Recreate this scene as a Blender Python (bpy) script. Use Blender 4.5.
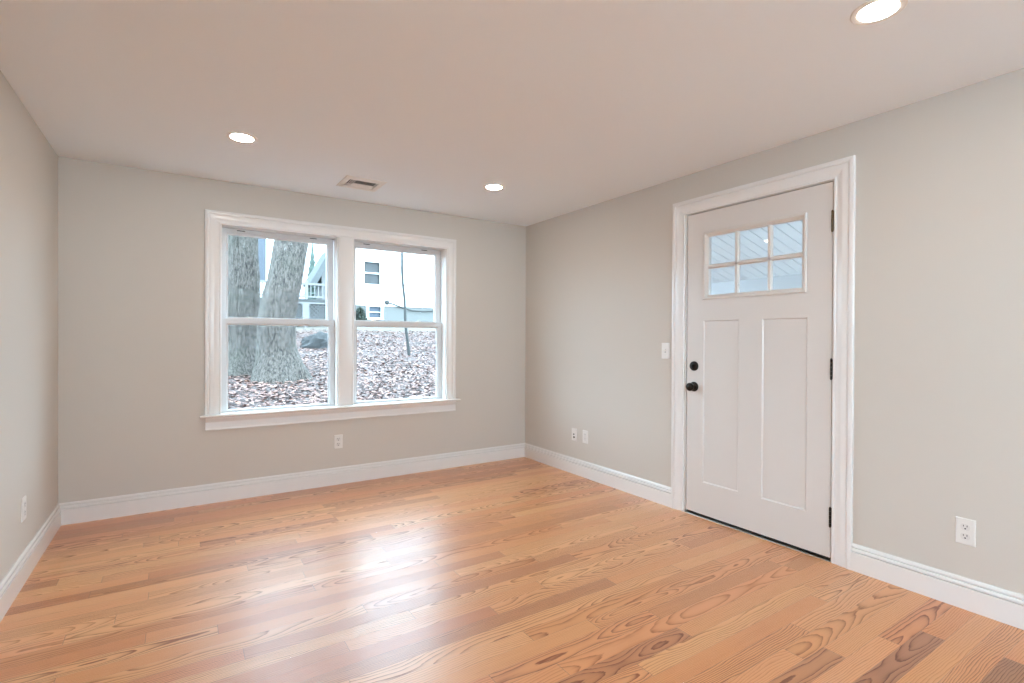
import bpy, math, random
from mathutils import Vector, Matrix, noise

# ---------------------------------------------------------------- clear
for o in list(bpy.data.objects):
    bpy.data.objects.remove(o)
sc = bpy.context.scene
COL = sc.collection

# ---------------------------------------------------------------- camera
F_PX = 511.55
cr = Vector((0.8380386, -0.5455913, 0.0046345))
cu = Vector((-0.0008301, 0.0072192, 0.9999736))
cw = Vector((0.5456103, 0.8380203, -0.0055971))
cam = bpy.data.cameras.new('camera')
cam.sensor_fit = 'HORIZONTAL'
cam.sensor_width = 36.0
cam.lens = 36.0 * F_PX / 1024.0
cam.clip_start = 0.05
cam.clip_end = 300
camo = bpy.data.objects.new('camera', cam)
COL.objects.link(camo)
m = Matrix.Identity(4)
for i in range(3):
    m[i][0] = cr[i]; m[i][1] = cu[i]; m[i][2] = -cw[i]
m[2][3] = 1.2303
camo.matrix_world = m
sc.camera = camo

# ---------------------------------------------------------------- world, exposure
SKY = 13.0
LAMP = 142.0
LAMP_COL = (1.0, 0.95, 0.885)
world = bpy.data.worlds.new('overcast_sky')
sc.world = world
world.use_nodes = True
bg = world.node_tree.nodes['Background']
bg.inputs['Color'].default_value = (0.60, 0.82, 1.0, 1)
bg.inputs['Strength'].default_value = SKY
sc.view_settings.view_transform = 'Standard'
sc.view_settings.look = 'None'
sc.view_settings.gamma = 1.0
sc.view_settings.use_curve_mapping = False
sc.view_settings.exposure = 0.0
sc.cycles.max_bounces = 14
sc.cycles.diffuse_bounces = 8
sc.cycles.glossy_bounces = 5
sc.cycles.transparent_max_bounces = 24
sc.cycles.use_denoising = True
sc.cycles.caustics_reflective = False

# ---------------------------------------------------------------- room numbers (metres)
H = 2.40            # ceiling
R = 3.031           # right wall face (x)
L = -0.659          # left wall face (x)
D = 4.398           # back wall face (y)
B = -3.0            # rear wall face (y), behind the camera
WT = 0.17           # wall thickness


# ================================================================ materials
def mat(name):
    M = bpy.data.materials.new(name)
    M.use_nodes = True
    nt = M.node_tree
    return M, nt, nt.nodes['Principled BSDF']


def N(nt, typ, **kw):
    n = nt.nodes.new(typ)
    for k, v in kw.items():
        setattr(n, k, v)
    return n


def math_n(nt, op, a, b=None, c=None, clamp=False):
    n = N(nt, 'ShaderNodeMath', operation=op)
    n.use_clamp = clamp
    for i, v in enumerate((a, b, c)):
        if v is None:
            continue
        if isinstance(v, (int, float)):
            n.inputs[i].default_value = v
        else:
            nt.links.new(v, n.inputs[i])
    return n.outputs[0]


def mix_c(nt, fac, a, b, blend='MIX'):
    n = N(nt, 'ShaderNodeMix', data_type='RGBA', blend_type=blend)
    for idx, v in ((0, fac), (6, a), (7, b)):
        if isinstance(v, (int, float)):
            n.inputs[idx].default_value = v
        elif isinstance(v, tuple):
            n.inputs[idx].default_value = (*v, 1) if len(v) == 3 else v
        else:
            nt.links.new(v, n.inputs[idx])
    return n.outputs[2]


def noise_n(nt, vec, scale, detail=3, rough=0.5):
    n = N(nt, 'ShaderNodeTexNoise')
    n.inputs['Scale'].default_value = scale
    n.inputs['Detail'].default_value = detail
    n.inputs['Roughness'].default_value = rough
    if vec is not None:
        nt.links.new(vec, n.inputs['Vector'])
    return n.outputs[0]


def geo_pos(nt):
    return N(nt, 'ShaderNodeNewGeometry').outputs['Position']


def scaled(nt, vec, s):
    n = N(nt, 'ShaderNodeVectorMath', operation='MULTIPLY')
    nt.links.new(vec, n.inputs[0])
    n.inputs[1].default_value = s
    return n.outputs[0]


def paint(name, col, rough, var=0.015, bump=0.0, bscale=350, spec=0.5):
    M, nt, p = mat(name)
    pos = geo_pos(nt)
    nz = noise_n(nt, pos, 2.3, 4)
    c = mix_c(nt, nz, tuple(x * (1 - var) for x in col), tuple(min(1, x * (1 + var)) for x in col))
    nt.links.new(c, p.inputs['Base Color'])
    p.inputs['Roughness'].default_value = rough
    p.inputs['Specular IOR Level'].default_value = spec
    if bump:
        b = N(nt, 'ShaderNodeBump')
        b.inputs['Strength'].default_value = bump
        b.inputs['Distance'].default_value = 0.001
        nt.links.new(noise_n(nt, pos, bscale, 2), b.inputs['Height'])
        nt.links.new(b.outputs[0], p.inputs['Normal'])
    return M


def metal(name, col, rough, metallic=1.0):
    M, nt, p = mat(name)
    nz = noise_n(nt, geo_pos(nt), 60, 3)
    c = mix_c(nt, nz, tuple(x * .85 for x in col), tuple(min(1, x * 1.15) for x in col))
    nt.links.new(c, p.inputs['Base Color'])
    p.inputs['Metallic'].default_value = metallic
    p.inputs['Roughness'].default_value = rough
    return M


def emitter(name, col, s):
    M, nt, p = mat(name)
    nt.nodes.remove(p)
    e = N(nt, 'ShaderNodeEmission')
    e.inputs[0].default_value = (*col, 1)
    e.inputs[1].default_value = s
    nt.links.new(e.outputs[0], nt.nodes['Material Output'].inputs[0])
    return M


def glass(name, tint=(0.97, 0.985, 0.98), gain=1.0):
    M, nt, p = mat(name)
    nt.nodes.remove(p)
    t = N(nt, 'ShaderNodeBsdfTransparent'); t.inputs[0].default_value = (*tint, 1)
    g = N(nt, 'ShaderNodeBsdfGlossy'); g.inputs['Roughness'].default_value = 0.0
    fr = N(nt, 'ShaderNodeFresnel'); fr.inputs[0].default_value = 1.5
    mx = N(nt, 'ShaderNodeMixShader')
    nt.links.new(math_n(nt, 'MULTIPLY', fr.outputs[0], gain, clamp=True), mx.inputs[0])
    nt.links.new(t.outputs[0], mx.inputs[1])
    nt.links.new(g.outputs[0], mx.inputs[2])
    nt.links.new(mx.outputs[0], nt.nodes['Material Output'].inputs[0])
    return M


def floor_material():
    M, nt, p = mat('oak_floor')
    uv = N(nt, 'ShaderNodeUVMap', uv_map='plank')
    s1 = N(nt, 'ShaderNodeSeparateXYZ'); nt.links.new(uv.outputs[0], s1.inputs[0])
    x, v = s1.outputs[0], s1.outputs[1]
    uv2 = N(nt, 'ShaderNodeUVMap', uv_map='ends')
    s2 = N(nt, 'ShaderNodeSeparateXYZ'); nt.links.new(uv2.outputs[0], s2.inputs[0])

    def at(n):
        a = N(nt, 'ShaderNodeAttribute', attribute_name=n)
        return a.outputs['Fac']
    tone, hue, seed, lat, dep, spc, con = [at(n) for n in ('tone', 'hue', 'seed', 'lat', 'dep', 'spc', 'con')]

    def vec(a, b, c):
        n = N(nt, 'ShaderNodeCombineXYZ')
        for i, q in enumerate((a, b, c)):
            if isinstance(q, (int, float)):
                n.inputs[i].default_value = q
            else:
                nt.links.new(q, n.inputs[i])
        return n.outputs[0]
    mm = lambda op, a, b=None, c=None, clamp=False: math_n(nt, op, a, b, c, clamp)
    so = mm('MULTIPLY', seed, 91.7)
    # slow wander of the cut through the growth rings, along the board
    wz = noise_n(nt, vec(mm('MULTIPLY', x, 0.85), mm('MULTIPLY', v, 1.5), so), 1.0, 2)
    wy = noise_n(nt, vec(mm('MULTIPLY', x, 2.4), mm('MULTIPLY', v, 9.0), mm('ADD', so, 31.0)), 1.0, 3)
    wf = noise_n(nt, vec(mm('MULTIPLY', x, 13.0), mm('MULTIPLY', v, 90.0), mm('ADD', so, 7.0)), 1.0, 3, 0.6)
    dz = mm('ADD', dep, mm('MULTIPLY', mm('SUBTRACT', wz, 0.5), 0.22))
    dy = mm('ADD', mm('SUBTRACT', v, lat), mm('MULTIPLY', mm('SUBTRACT', wy, 0.5), 0.055))
    rr = mm('SQRT', mm('ADD', mm('MULTIPLY', dz, dz), mm('MULTIPLY', dy, dy)))
    rr = mm('ADD', rr, mm('MULTIPLY', mm('SUBTRACT', wf, 0.5), 0.0030))
    fr = mm('FRACT', mm('DIVIDE', rr, spc))
    # soft rise, hard edge: the porous early wood
    ring = mm('ADD', mm('MULTIPLY', mm('POWER', fr, 6.0), 0.85), mm('MULTIPLY', mm('POWER', fr, 1.8), 0.22))
    tail = N(nt, 'ShaderNodeMapRange'); tail.interpolation_type = 'SMOOTHSTEP'
    nt.links.new(fr, tail.inputs[0])
    tail.inputs[1].default_value = 0.90; tail.inputs[2].default_value = 1.0
    tail.inputs[3].default_value = 1.0; tail.inputs[4].default_value = 0.0
    ring = mm('MULTIPLY', ring, tail.outputs[0])
    brk = noise_n(nt, vec(mm('MULTIPLY', x, 5.0), mm('MULTIPLY', v, 60.0), mm('ADD', so, 57.0)), 1.0, 3, 0.6)
    ring = mm('MULTIPLY', ring, mm('ADD', 0.25, mm('MULTIPLY', brk, 1.6)))
    # fine pores and broad mottling
    pore = noise_n(nt, vec(mm('MULTIPLY', x, 7.0), mm('MULTIPLY', v, 270.0), so), 1.0, 2, 0.6)
    pr = N(nt, 'ShaderNodeMapRange'); nt.links.new(pore, pr.inputs[0])
    pr.inputs[1].default_value = 0.50; pr.inputs[2].default_value = 0.72
    mot = noise_n(nt, vec(mm('MULTIPLY', x, 2.2), mm('MULTIPLY', v, 26.0), mm('ADD', so, 3.0)), 1.0, 3)
    pale = mix_c(nt, hue, (0.87, 0.490, 0.212), (0.86, 0.425, 0.185))
    mid = mix_c(nt, hue, (0.72, 0.305, 0.094), (0.70, 0.255, 0.080))
    dark = mix_c(nt, hue, (0.36, 0.145, 0.052), (0.33, 0.122, 0.048))
    t2 = mm('MULTIPLY', tone, 2.0, clamp=True)
    t3 = mm('SUBTRACT', mm('MULTIPLY', tone, 2.0), 1.0, clamp=True)
    base = mix_c(nt, t3, mix_c(nt, t2, pale, mid), dark)
    base = mix_c(nt, mm('MULTIPLY', mot, 0.42), base, mix_c(nt, 1.0, base, (0.74, 0.62, 0.52), 'MULTIPLY'))
    amt = mm('MULTIPLY', mm('ADD', mm('MULTIPLY', ring, 1.85), mm('MULTIPLY', mm('MULTIPLY', pr.outputs[0], 0.40), mm('ADD', ring, 0.35))), con, clamp=True)
    base = mix_c(nt, amt, base, mix_c(nt, 1.0, base, (0.36, 0.20, 0.11), 'MULTIPLY'))
    # joints between boards
    av = mm('ABSOLUTE', v)
    e1 = N(nt, 'ShaderNodeMapRange'); nt.links.new(av, e1.inputs[0])
    e1.inputs[1].default_value = 0.0404; e1.inputs[2].default_value = 0.0413
    e2 = N(nt, 'ShaderNodeMapRange'); nt.links.new(mm('MINIMUM', s2.outputs[0], s2.outputs[1]), e2.inputs[0])
    e2.inputs[1].default_value = 0.0016; e2.inputs[2].default_value = 0.0004
    gap = mm('MAXIMUM', e1.outputs[0], e2.outputs[0])
    base = mix_c(nt, mm('MULTIPLY', gap, 0.62), base, (0.10, 0.045, 0.02))
    nt.links.new(base, p.inputs['Base Color'])
    rg = mm('ADD', 0.44, mm('MULTIPLY', mm('ADD', ring, pr.outputs[0]), 0.05))
    nt.links.new(rg, p.inputs['Roughness'])
    p.inputs['IOR'].default_value = 1.5
    p.inputs['Specular IOR Level'].default_value = 0.45
    p.inputs['Coat Weight'].default_value = 1.0
    p.inputs['Coat IOR'].default_value = 1.72
    p.inputs['Coat Roughness'].default_value = 0.32
    nt.links.new(mm('SUBTRACT', 1.0, mm('MULTIPLY', ring, 0.75), clamp=True), p.inputs['Coat Weight'])
    b = N(nt, 'ShaderNodeBump')
    b.inputs['Strength'].default_value = 0.4
    b.inputs['Distance'].default_value = 0.0014
    big = noise_n(nt, vec(mm('MULTIPLY', x, 1.3), mm('MULTIPLY', v, 14.0), so), 1.0, 1)
    hgt = mm('SUBTRACT', mm('MULTIPLY', big, 0.5), mm('ADD', mm('MULTIPLY', ring, 0.5), mm('MULTIPLY', gap, 0.7)))
    nt.links.new(hgt, b.inputs['Height'])
    nt.links.new(b.outputs[0], p.inputs['Normal'])
    nt.links.new(b.outputs[0], p.inputs['Coat Normal'])
    return M


def bark_material():
    M, nt, p = mat('grey_bark')
    pos = geo_pos(nt)
    n1 = noise_n(nt, scaled(nt, pos, (9.0, 9.0, 2.6)), 4.6, 6, 0.75)
    n2 = noise_n(nt, scaled(nt, pos, (1, 1, .6)), 20, 3, 0.65)
    n3 = noise_n(nt, pos, 1.4, 2)
    r = N(nt, 'ShaderNodeValToRGB'); nt.links.new(n1, r.inputs[0])
    r.color_ramp.elements[0].position = 0.38; r.color_ramp.elements[0].color = (0.020, 0.017, 0.015, 1)
    r.color_ramp.elements[1].position = 0.60; r.color_ramp.elements[1].color = (0.140, 0.118, 0.101, 1)
    spot = N(nt, 'ShaderNodeMapRange'); nt.links.new(n2, spot.inputs[0])
    spot.inputs[1].default_value = 0.62; spot.inputs[2].default_value = 0.72
    c = mix_c(nt, math_n(nt, 'MULTIPLY', spot.outputs[0], 0.75), r.outputs[0], (0.226, 0.212, 0.194))
    moss = N(nt, 'ShaderNodeMapRange'); nt.links.new(n3, moss.inputs[0])
    moss.inputs[1].default_value = 0.5; moss.inputs[2].default_value = 0.75
    c = mix_c(nt, math_n(nt, 'MULTIPLY', moss.outputs[0], 0.45), c, (0.081, 0.083, 0.063))
    nt.links.new(c, p.inputs['Base Color'])
    p.inputs['Roughness'].default_value = 0.95
    b = N(nt, 'ShaderNodeBump'); b.inputs['Distance'].default_value = 0.03
    nt.links.new(n1, b.inputs['Height']); nt.links.new(b.outputs[0], p.inputs['Normal'])
    return M


def leaf_material():
    M, nt, p = mat('dry_leaf')
    g = N(nt, 'ShaderNodeNewGeometry')
    r = N(nt, 'ShaderNodeValToRGB'); nt.links.new(g.outputs['Random Per Island'], r.inputs[0])
    cr_ = r.color_ramp
    cols = [(0.0, (0.079, 0.036, 0.029)), (0.14, (0.132, 0.061, 0.046)), (0.32, (0.185, 0.094, 0.074)),
            (0.52, (0.161, 0.084, 0.070)), (0.68, (0.245, 0.143, 0.114)), (0.84, (0.311, 0.186, 0.148)), (1.0, (0.203, 0.086, 0.049))]
    cr_.elements[0].position, cr_.elements[0].color = 0.0, (*cols[0][1], 1)
    cr_.elements[1].position, cr_.elements[1].color = 1.0, (*cols[-1][1], 1)
    for q, c in cols[1:-1]:
        e = cr_.elements.new(q); e.color = (*c, 1)
    nt.links.new(r.outputs[0], p.inputs['Base Color'])
    p.inputs['Roughness'].default_value = 0.55
    return M


def soil_material():
    M, nt, p = mat('leaf_litter_soil')
    pos = geo_pos(nt)
    v = N(nt, 'ShaderNodeTexVoronoi'); v.inputs['Scale'].default_value = 11
    nt.links.new(pos, v.inputs['Vector'])
    r = N(nt, 'ShaderNodeValToRGB')
    s = N(nt, 'ShaderNodeSeparateColor'); nt.links.new(v.outputs['Color'], s.inputs[0])
    nt.links.new(s.outputs[0], r.inputs[0])
    r.color_ramp.elements[0].color = (0.037, 0.023, 0.020, 1)
    r.color_ramp.elements[1].color = (0.134, 0.100, 0.092, 1)
    far = N(nt, 'ShaderNodeSeparateXYZ'); nt.links.new(pos, far.inputs[0])
    gr = N(nt, 'ShaderNodeMapRange'); nt.links.new(far.outputs[1], gr.inputs[0])
    gr.inputs[1].default_value = 17.0; gr.inputs[2].default_value = 20.5
    grass = mix_c(nt, noise_n(nt, pos, 5, 4), (0.098, 0.093, 0.070), (0.162, 0.136, 0.114))
    c = mix_c(nt, gr.outputs[0], r.outputs[0], grass)
    nt.links.new(c, p.inputs['Base Color'])
    p.inputs['Roughness'].default_value = 0.95
    return M


M_WALL = paint('greige_wall_paint', (0.600, 0.556, 0.500), 0.62, 0.006, 0.06, 260, 0.35)
M_CEIL = paint('flat_ceiling_paint', (0.81, 0.86, 0.90), 0.85, 0.005, 0.0, 200, 0.3)
M_TRIM = paint('semi_gloss_white_trim', (0.78, 0.755, 0.73), 0.20, 0.004)
M_DOOR = paint('door_white_paint', (0.68, 0.64, 0.605), 0.36, 0.004)
M_LITE = paint('lite_frame_white', (0.68, 0.635, 0.59), 0.4, 0.004)
M_VINYL = paint('white_vinyl', (0.60, 0.59, 0.585), 0.34, 0.004)
M_PLATE = paint('white_plastic', (0.76, 0.735, 0.70), 0.3, 0.003)
M_RECEP = paint('white_plastic_insert', (0.70, 0.67, 0.64), 0.3, 0.003)
M_SLOT = paint('dark_slot', (0.02, 0.018, 0.016), 0.6)
M_BLACK = metal('black_bronze', (0.022, 0.018, 0.014), 0.38, 0.6)
M_HINGE = metal('oil_rubbed_hinge', (0.16, 0.115, 0.07), 0.42, 0.9)
M_STEEL = metal('screw_steel', (0.45, 0.43, 0.40), 0.4)
M_ALU = metal('threshold_metal', (0.40, 0.38, 0.33), 0.45)
M_RUBBER = paint('dark_sweep', (0.015, 0.014, 0.012), 0.8)
M_DUCT = paint('duct_grey', (0.035, 0.037, 0.033), 0.7)
M_GLASS = glass('window_glass', (0.955, 0.975, 0.975), 0.02)
M_DGLASS = glass('door_glass', (0.985, 0.99, 0.99), 0.55)
M_FLOOR = floor_material()
M_BARK = bark_material()
M_LEAF = leaf_material()
M_SOIL = soil_material()
M_SIDING = paint('white_clapboard', (0.80, 0.82, 0.82), 0.6, 0.02)
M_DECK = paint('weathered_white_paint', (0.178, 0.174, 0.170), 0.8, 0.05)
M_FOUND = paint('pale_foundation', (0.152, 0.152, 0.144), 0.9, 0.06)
M_ROOF = paint('grey_shingles', (0.090, 0.095, 0.095), 0.9, 0.2)
M_BLUESID = paint('blue_grey_siding', (0.090, 0.099, 0.117), 0.8, 0.05)
M_HOUSEGLASS = paint('house_window_glass', (0.04, 0.04, 0.04), 0.55, 0.6)
M_BLIND = paint('basement_pane', (0.072, 0.085, 0.111), 0.6, 0.2)
M_STONE_SHADE = paint('grey_stone_and_shade', (0.029, 0.029, 0.029), 0.9, 0.3)
M_TWIG = paint('sapling_bark', (0.044, 0.046, 0.044), 0.9, 0.2)
M_GREEN = paint('evergreen_needles', (0.06, 0.085, 0.07), 0.9, 0.3)
M_SHRUB = paint('shrub_leaf', (0.045, 0.06, 0.045), 0.9, 0.3)
M_CABLE = paint('grey_cable', (0.040, 0.040, 0.038), 0.6, 0.05)
M_SOFFIT = paint('white_porch_soffit', (0.80, 0.82, 0.84), 0.5, 0.01)
M_BEAM = paint('porch_beam_white', (0.56, 0.57, 0.59), 0.5, 0.01)
M_SOFFITGAP = paint('soffit_groove', (0.30, 0.31, 0.33), 0.8)
M_LAMP = emitter('lamp_diffuser', LAMP_COL, LAMP)


# ================================================================ mesh helpers
class MB:
    def __init__(self):
        self.v, self.f = [], []

    def add(self, vs, fs):
        o = len(self.v)
        self.v += [tuple(q) for q in vs]
        self.f += [tuple(o + i for i in f) for f in fs]
        return self

    def box(self, a, b):
        (x0, y0, z0), (x1, y1, z1) = a, b
        x0, x1 = min(x0, x1), max(x0, x1); y0, y1 = min(y0, y1), max(y0, y1); z0, z1 = min(z0, z1), max(z0, z1)
        vs = [(x0, y0, z0), (x1, y0, z0), (x1, y1, z0), (x0, y1, z0), (x0, y0, z1), (x1, y0, z1), (x1, y1, z1), (x0, y1, z1)]
        return self.add(vs, [(0, 3, 2, 1), (4, 5, 6, 7), (0, 1, 5, 4), (1, 2, 6, 5), (2, 3, 7, 6), (3, 0, 4, 7)])

    def loft(self, rings, close=True, caps=True):
        n = len(rings[0]); o = len(self.v)
        for r in rings:
            self.v += [tuple(q) for q in r]
        for i in range(len(rings) - 1):
            for j in range(n if close else n - 1):
                k = (j + 1) % n
                self.f.append((o + i * n + j, o + i * n + k, o + (i + 1) * n + k, o + (i + 1) * n + j))
        if caps:
            self.f.append(tuple(o + j for j in reversed(range(n))))
            self.f.append(tuple(o + (len(rings) - 1) * n + j for j in range(n)))
        return self

    def lathe(self, centre, axis, prof, seg=28):
        """prof = [(radius, distance along axis)]"""
        ax = Vector(axis).normalized()
        t = Vector((0, 0, 1)) if abs(ax.z) < 0.9 else Vector((1, 0, 0))
        a = ax.cross(t).normalized(); b = ax.cross(a)
        rings = []
        for r, d in prof:
            c = Vector(centre) + ax * d
            rings.append([c + (a * math.cos(2 * math.pi * i / seg) + b * math.sin(2 * math.pi * i / seg)) * max(r, 1e-5) for i in range(seg)])
        return self.loft(rings)

    def tube(self, pts, rad, seg=10):
        rings = []
        for i, p in enumerate(pts):
            p = Vector(p)
            d = (Vector(pts[min(i + 1, len(pts) - 1)]) - Vector(pts[max(i - 1, 0)])).normalized()
            t = Vector((0, 1, 0)) if abs(d.y) < 0.9 else Vector((1, 0, 0))
            a = d.cross(t).normalized(); b = d.cross(a)
            r = rad[i] if isinstance(rad, (list, tuple)) else rad
            rings.append([p + (a * math.cos(2 * math.pi * k / seg) + b * math.sin(2 * math.pi * k / seg)) * r for k in range(seg)])
        return self.loft(rings)

    def build(self, name, m, parent=None, smooth=None, bevel=0.0):
        me = bpy.data.meshes.new(name)
        me.from_pydata(self.v, [], self.f)
        me.validate()
        import bmesh
        bm = bmesh.new(); bm.from_mesh(me)
        bmesh.ops.recalc_face_normals(bm, faces=bm.faces)
        if bevel:
            ed = [e for e in bm.edges if len(e.link_faces) == 2 and e.calc_face_angle(0) > 0.6]
            bmesh.ops.bevel(bm, geom=ed, offset=bevel, segments=2, affect='EDGES', profile=0.5)
            bmesh.ops.recalc_face_normals(bm, faces=bm.faces)
        bm.to_mesh(me); bm.free()
        if smooth:
            for q in me.polygons:
                q.use_smooth = True
            me.set_sharp_from_angle(angle=math.radians(smooth))
        me.materials.append(m)
        o = bpy.data.objects.new(name, me)
        COL.objects.link(o)
        if parent is not None:
            o.parent = parent
            o.matrix_parent_inverse = Matrix.Translation(parent.location).inverted()
        return o


def empty(name, loc=(0, 0, 0)):
    o = bpy.data.objects.new(name, None)
    o.location = loc
    o.empty_display_size = 0.1
    COL.objects.link(o)
    return o


def tag(o, label=None, cat=None, group=None, kind=None):
    if label: o['label'] = label
    if cat: o['category'] = cat
    if group: o['group'] = group
    if kind: o['kind'] = kind
    return o


def grid_wall(us, vs, holes, d0, d1, fn):
    """slab with rectangular holes; fn(u, v, d) -> xyz; holes = [(u0,u1,v0,v1)]"""
    us = sorted(set([round(q, 5) for q in us] + [round(q, 5) for h in holes for q in h[:2]]))
    vs = sorted(set([round(q, 5) for q in vs] + [round(q, 5) for h in holes for q in h[2:]]))
    def solid(i, j):
        if i < 0 or j < 0 or i >= len(us) - 1 or j >= len(vs) - 1:
            return False
        u, v = (us[i] + us[i + 1]) / 2, (vs[j] + vs[j + 1]) / 2
        return not any(h[0] < u < h[1] and h[2] < v < h[3] for h in holes)
    mb = MB(); idx = {}
    def V(i, j, k):
        key = (i, j, k)
        if key not in idx:
            idx[key] = len(mb.v); mb.v.append(fn(us[i], vs[j], (d0, d1)[k]))
        return idx[key]
    for i in range(len(us) - 1):
        for j in range(len(vs) - 1):
            if not solid(i, j):
                continue
            mb.f.append((V(i, j, 0), V(i + 1, j, 0), V(i + 1, j + 1, 0), V(i, j + 1, 0)))
            mb.f.append((V(i, j, 1), V(i, j + 1, 1), V(i + 1, j + 1, 1), V(i + 1, j, 1)))
            for di, dj, a, b in ((-1, 0, (i, j), (i, j + 1)), (1, 0, (i + 1, j), (i + 1, j + 1)),
                                 (0, -1, (i, j), (i + 1, j)), (0, 1, (i, j + 1), (i + 1, j + 1))):
                if not solid(i + di, j + dj):
                    mb.f.append((V(*a, 0), V(*b, 0), V(*b, 1), V(*a, 1)))
    return mb


# ================================================================ room shell
HAS = 'structure'
# --- walls
WIN_HOLE = (0.262, 2.118, 0.640, 2.080)
o = grid_wall([L - WT, R + WT], [-0.12, H + 0.12], [WIN_HOLE], 0, WT, lambda u, v, d: (u, D + d, v)).build('wall_back', M_WALL)
tag(o, 'greige back wall around the double window', 'wall', kind=HAS)
DOOR_HOLE = (1.388, 2.388, -0.12, 2.128)
o = grid_wall([B, D], [-0.12, H + 0.12], [DOOR_HOLE], 0, WT, lambda u, v, d: (R + d, u, v)).build('wall_right', M_WALL)
tag(o, 'greige right wall around the white entry door', 'wall', kind=HAS)
LEFT = (-2.70, -1.10, 0.02, 2.12)
o = grid_wall([B, D], [-0.12, H + 0.12], [LEFT], 0, WT, lambda u, v, d: (L - d, u, v)).build('wall_left', M_WALL)
tag(o, 'plain greige left wall at the edge of the view', 'wall', kind=HAS)
REAR = (-0.45, 2.83, 0.92, 2.31)
o = grid_wall([L - WT, R + WT], [-0.12, H + 0.12], [REAR], 0, WT, lambda u, v, d: (u, B - d, v)).build('wall_rear', M_WALL)
tag(o, 'greige wall behind the viewer', 'wall', kind=HAS)
# --- ceiling with the duct opening
VX0, VX1, VY0, VY1 = 1.050, 1.268, 3.800, 3.976
o = grid_wall([L, R], [B, D], [(VX0, VX1, VY0, VY1)], 0, 0.12, lambda u, v, d: (u, v, H + d)).build('ceiling', M_CEIL)
tag(o, 'flat white ceiling with recessed lights', 'ceiling', kind=HAS)


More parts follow.
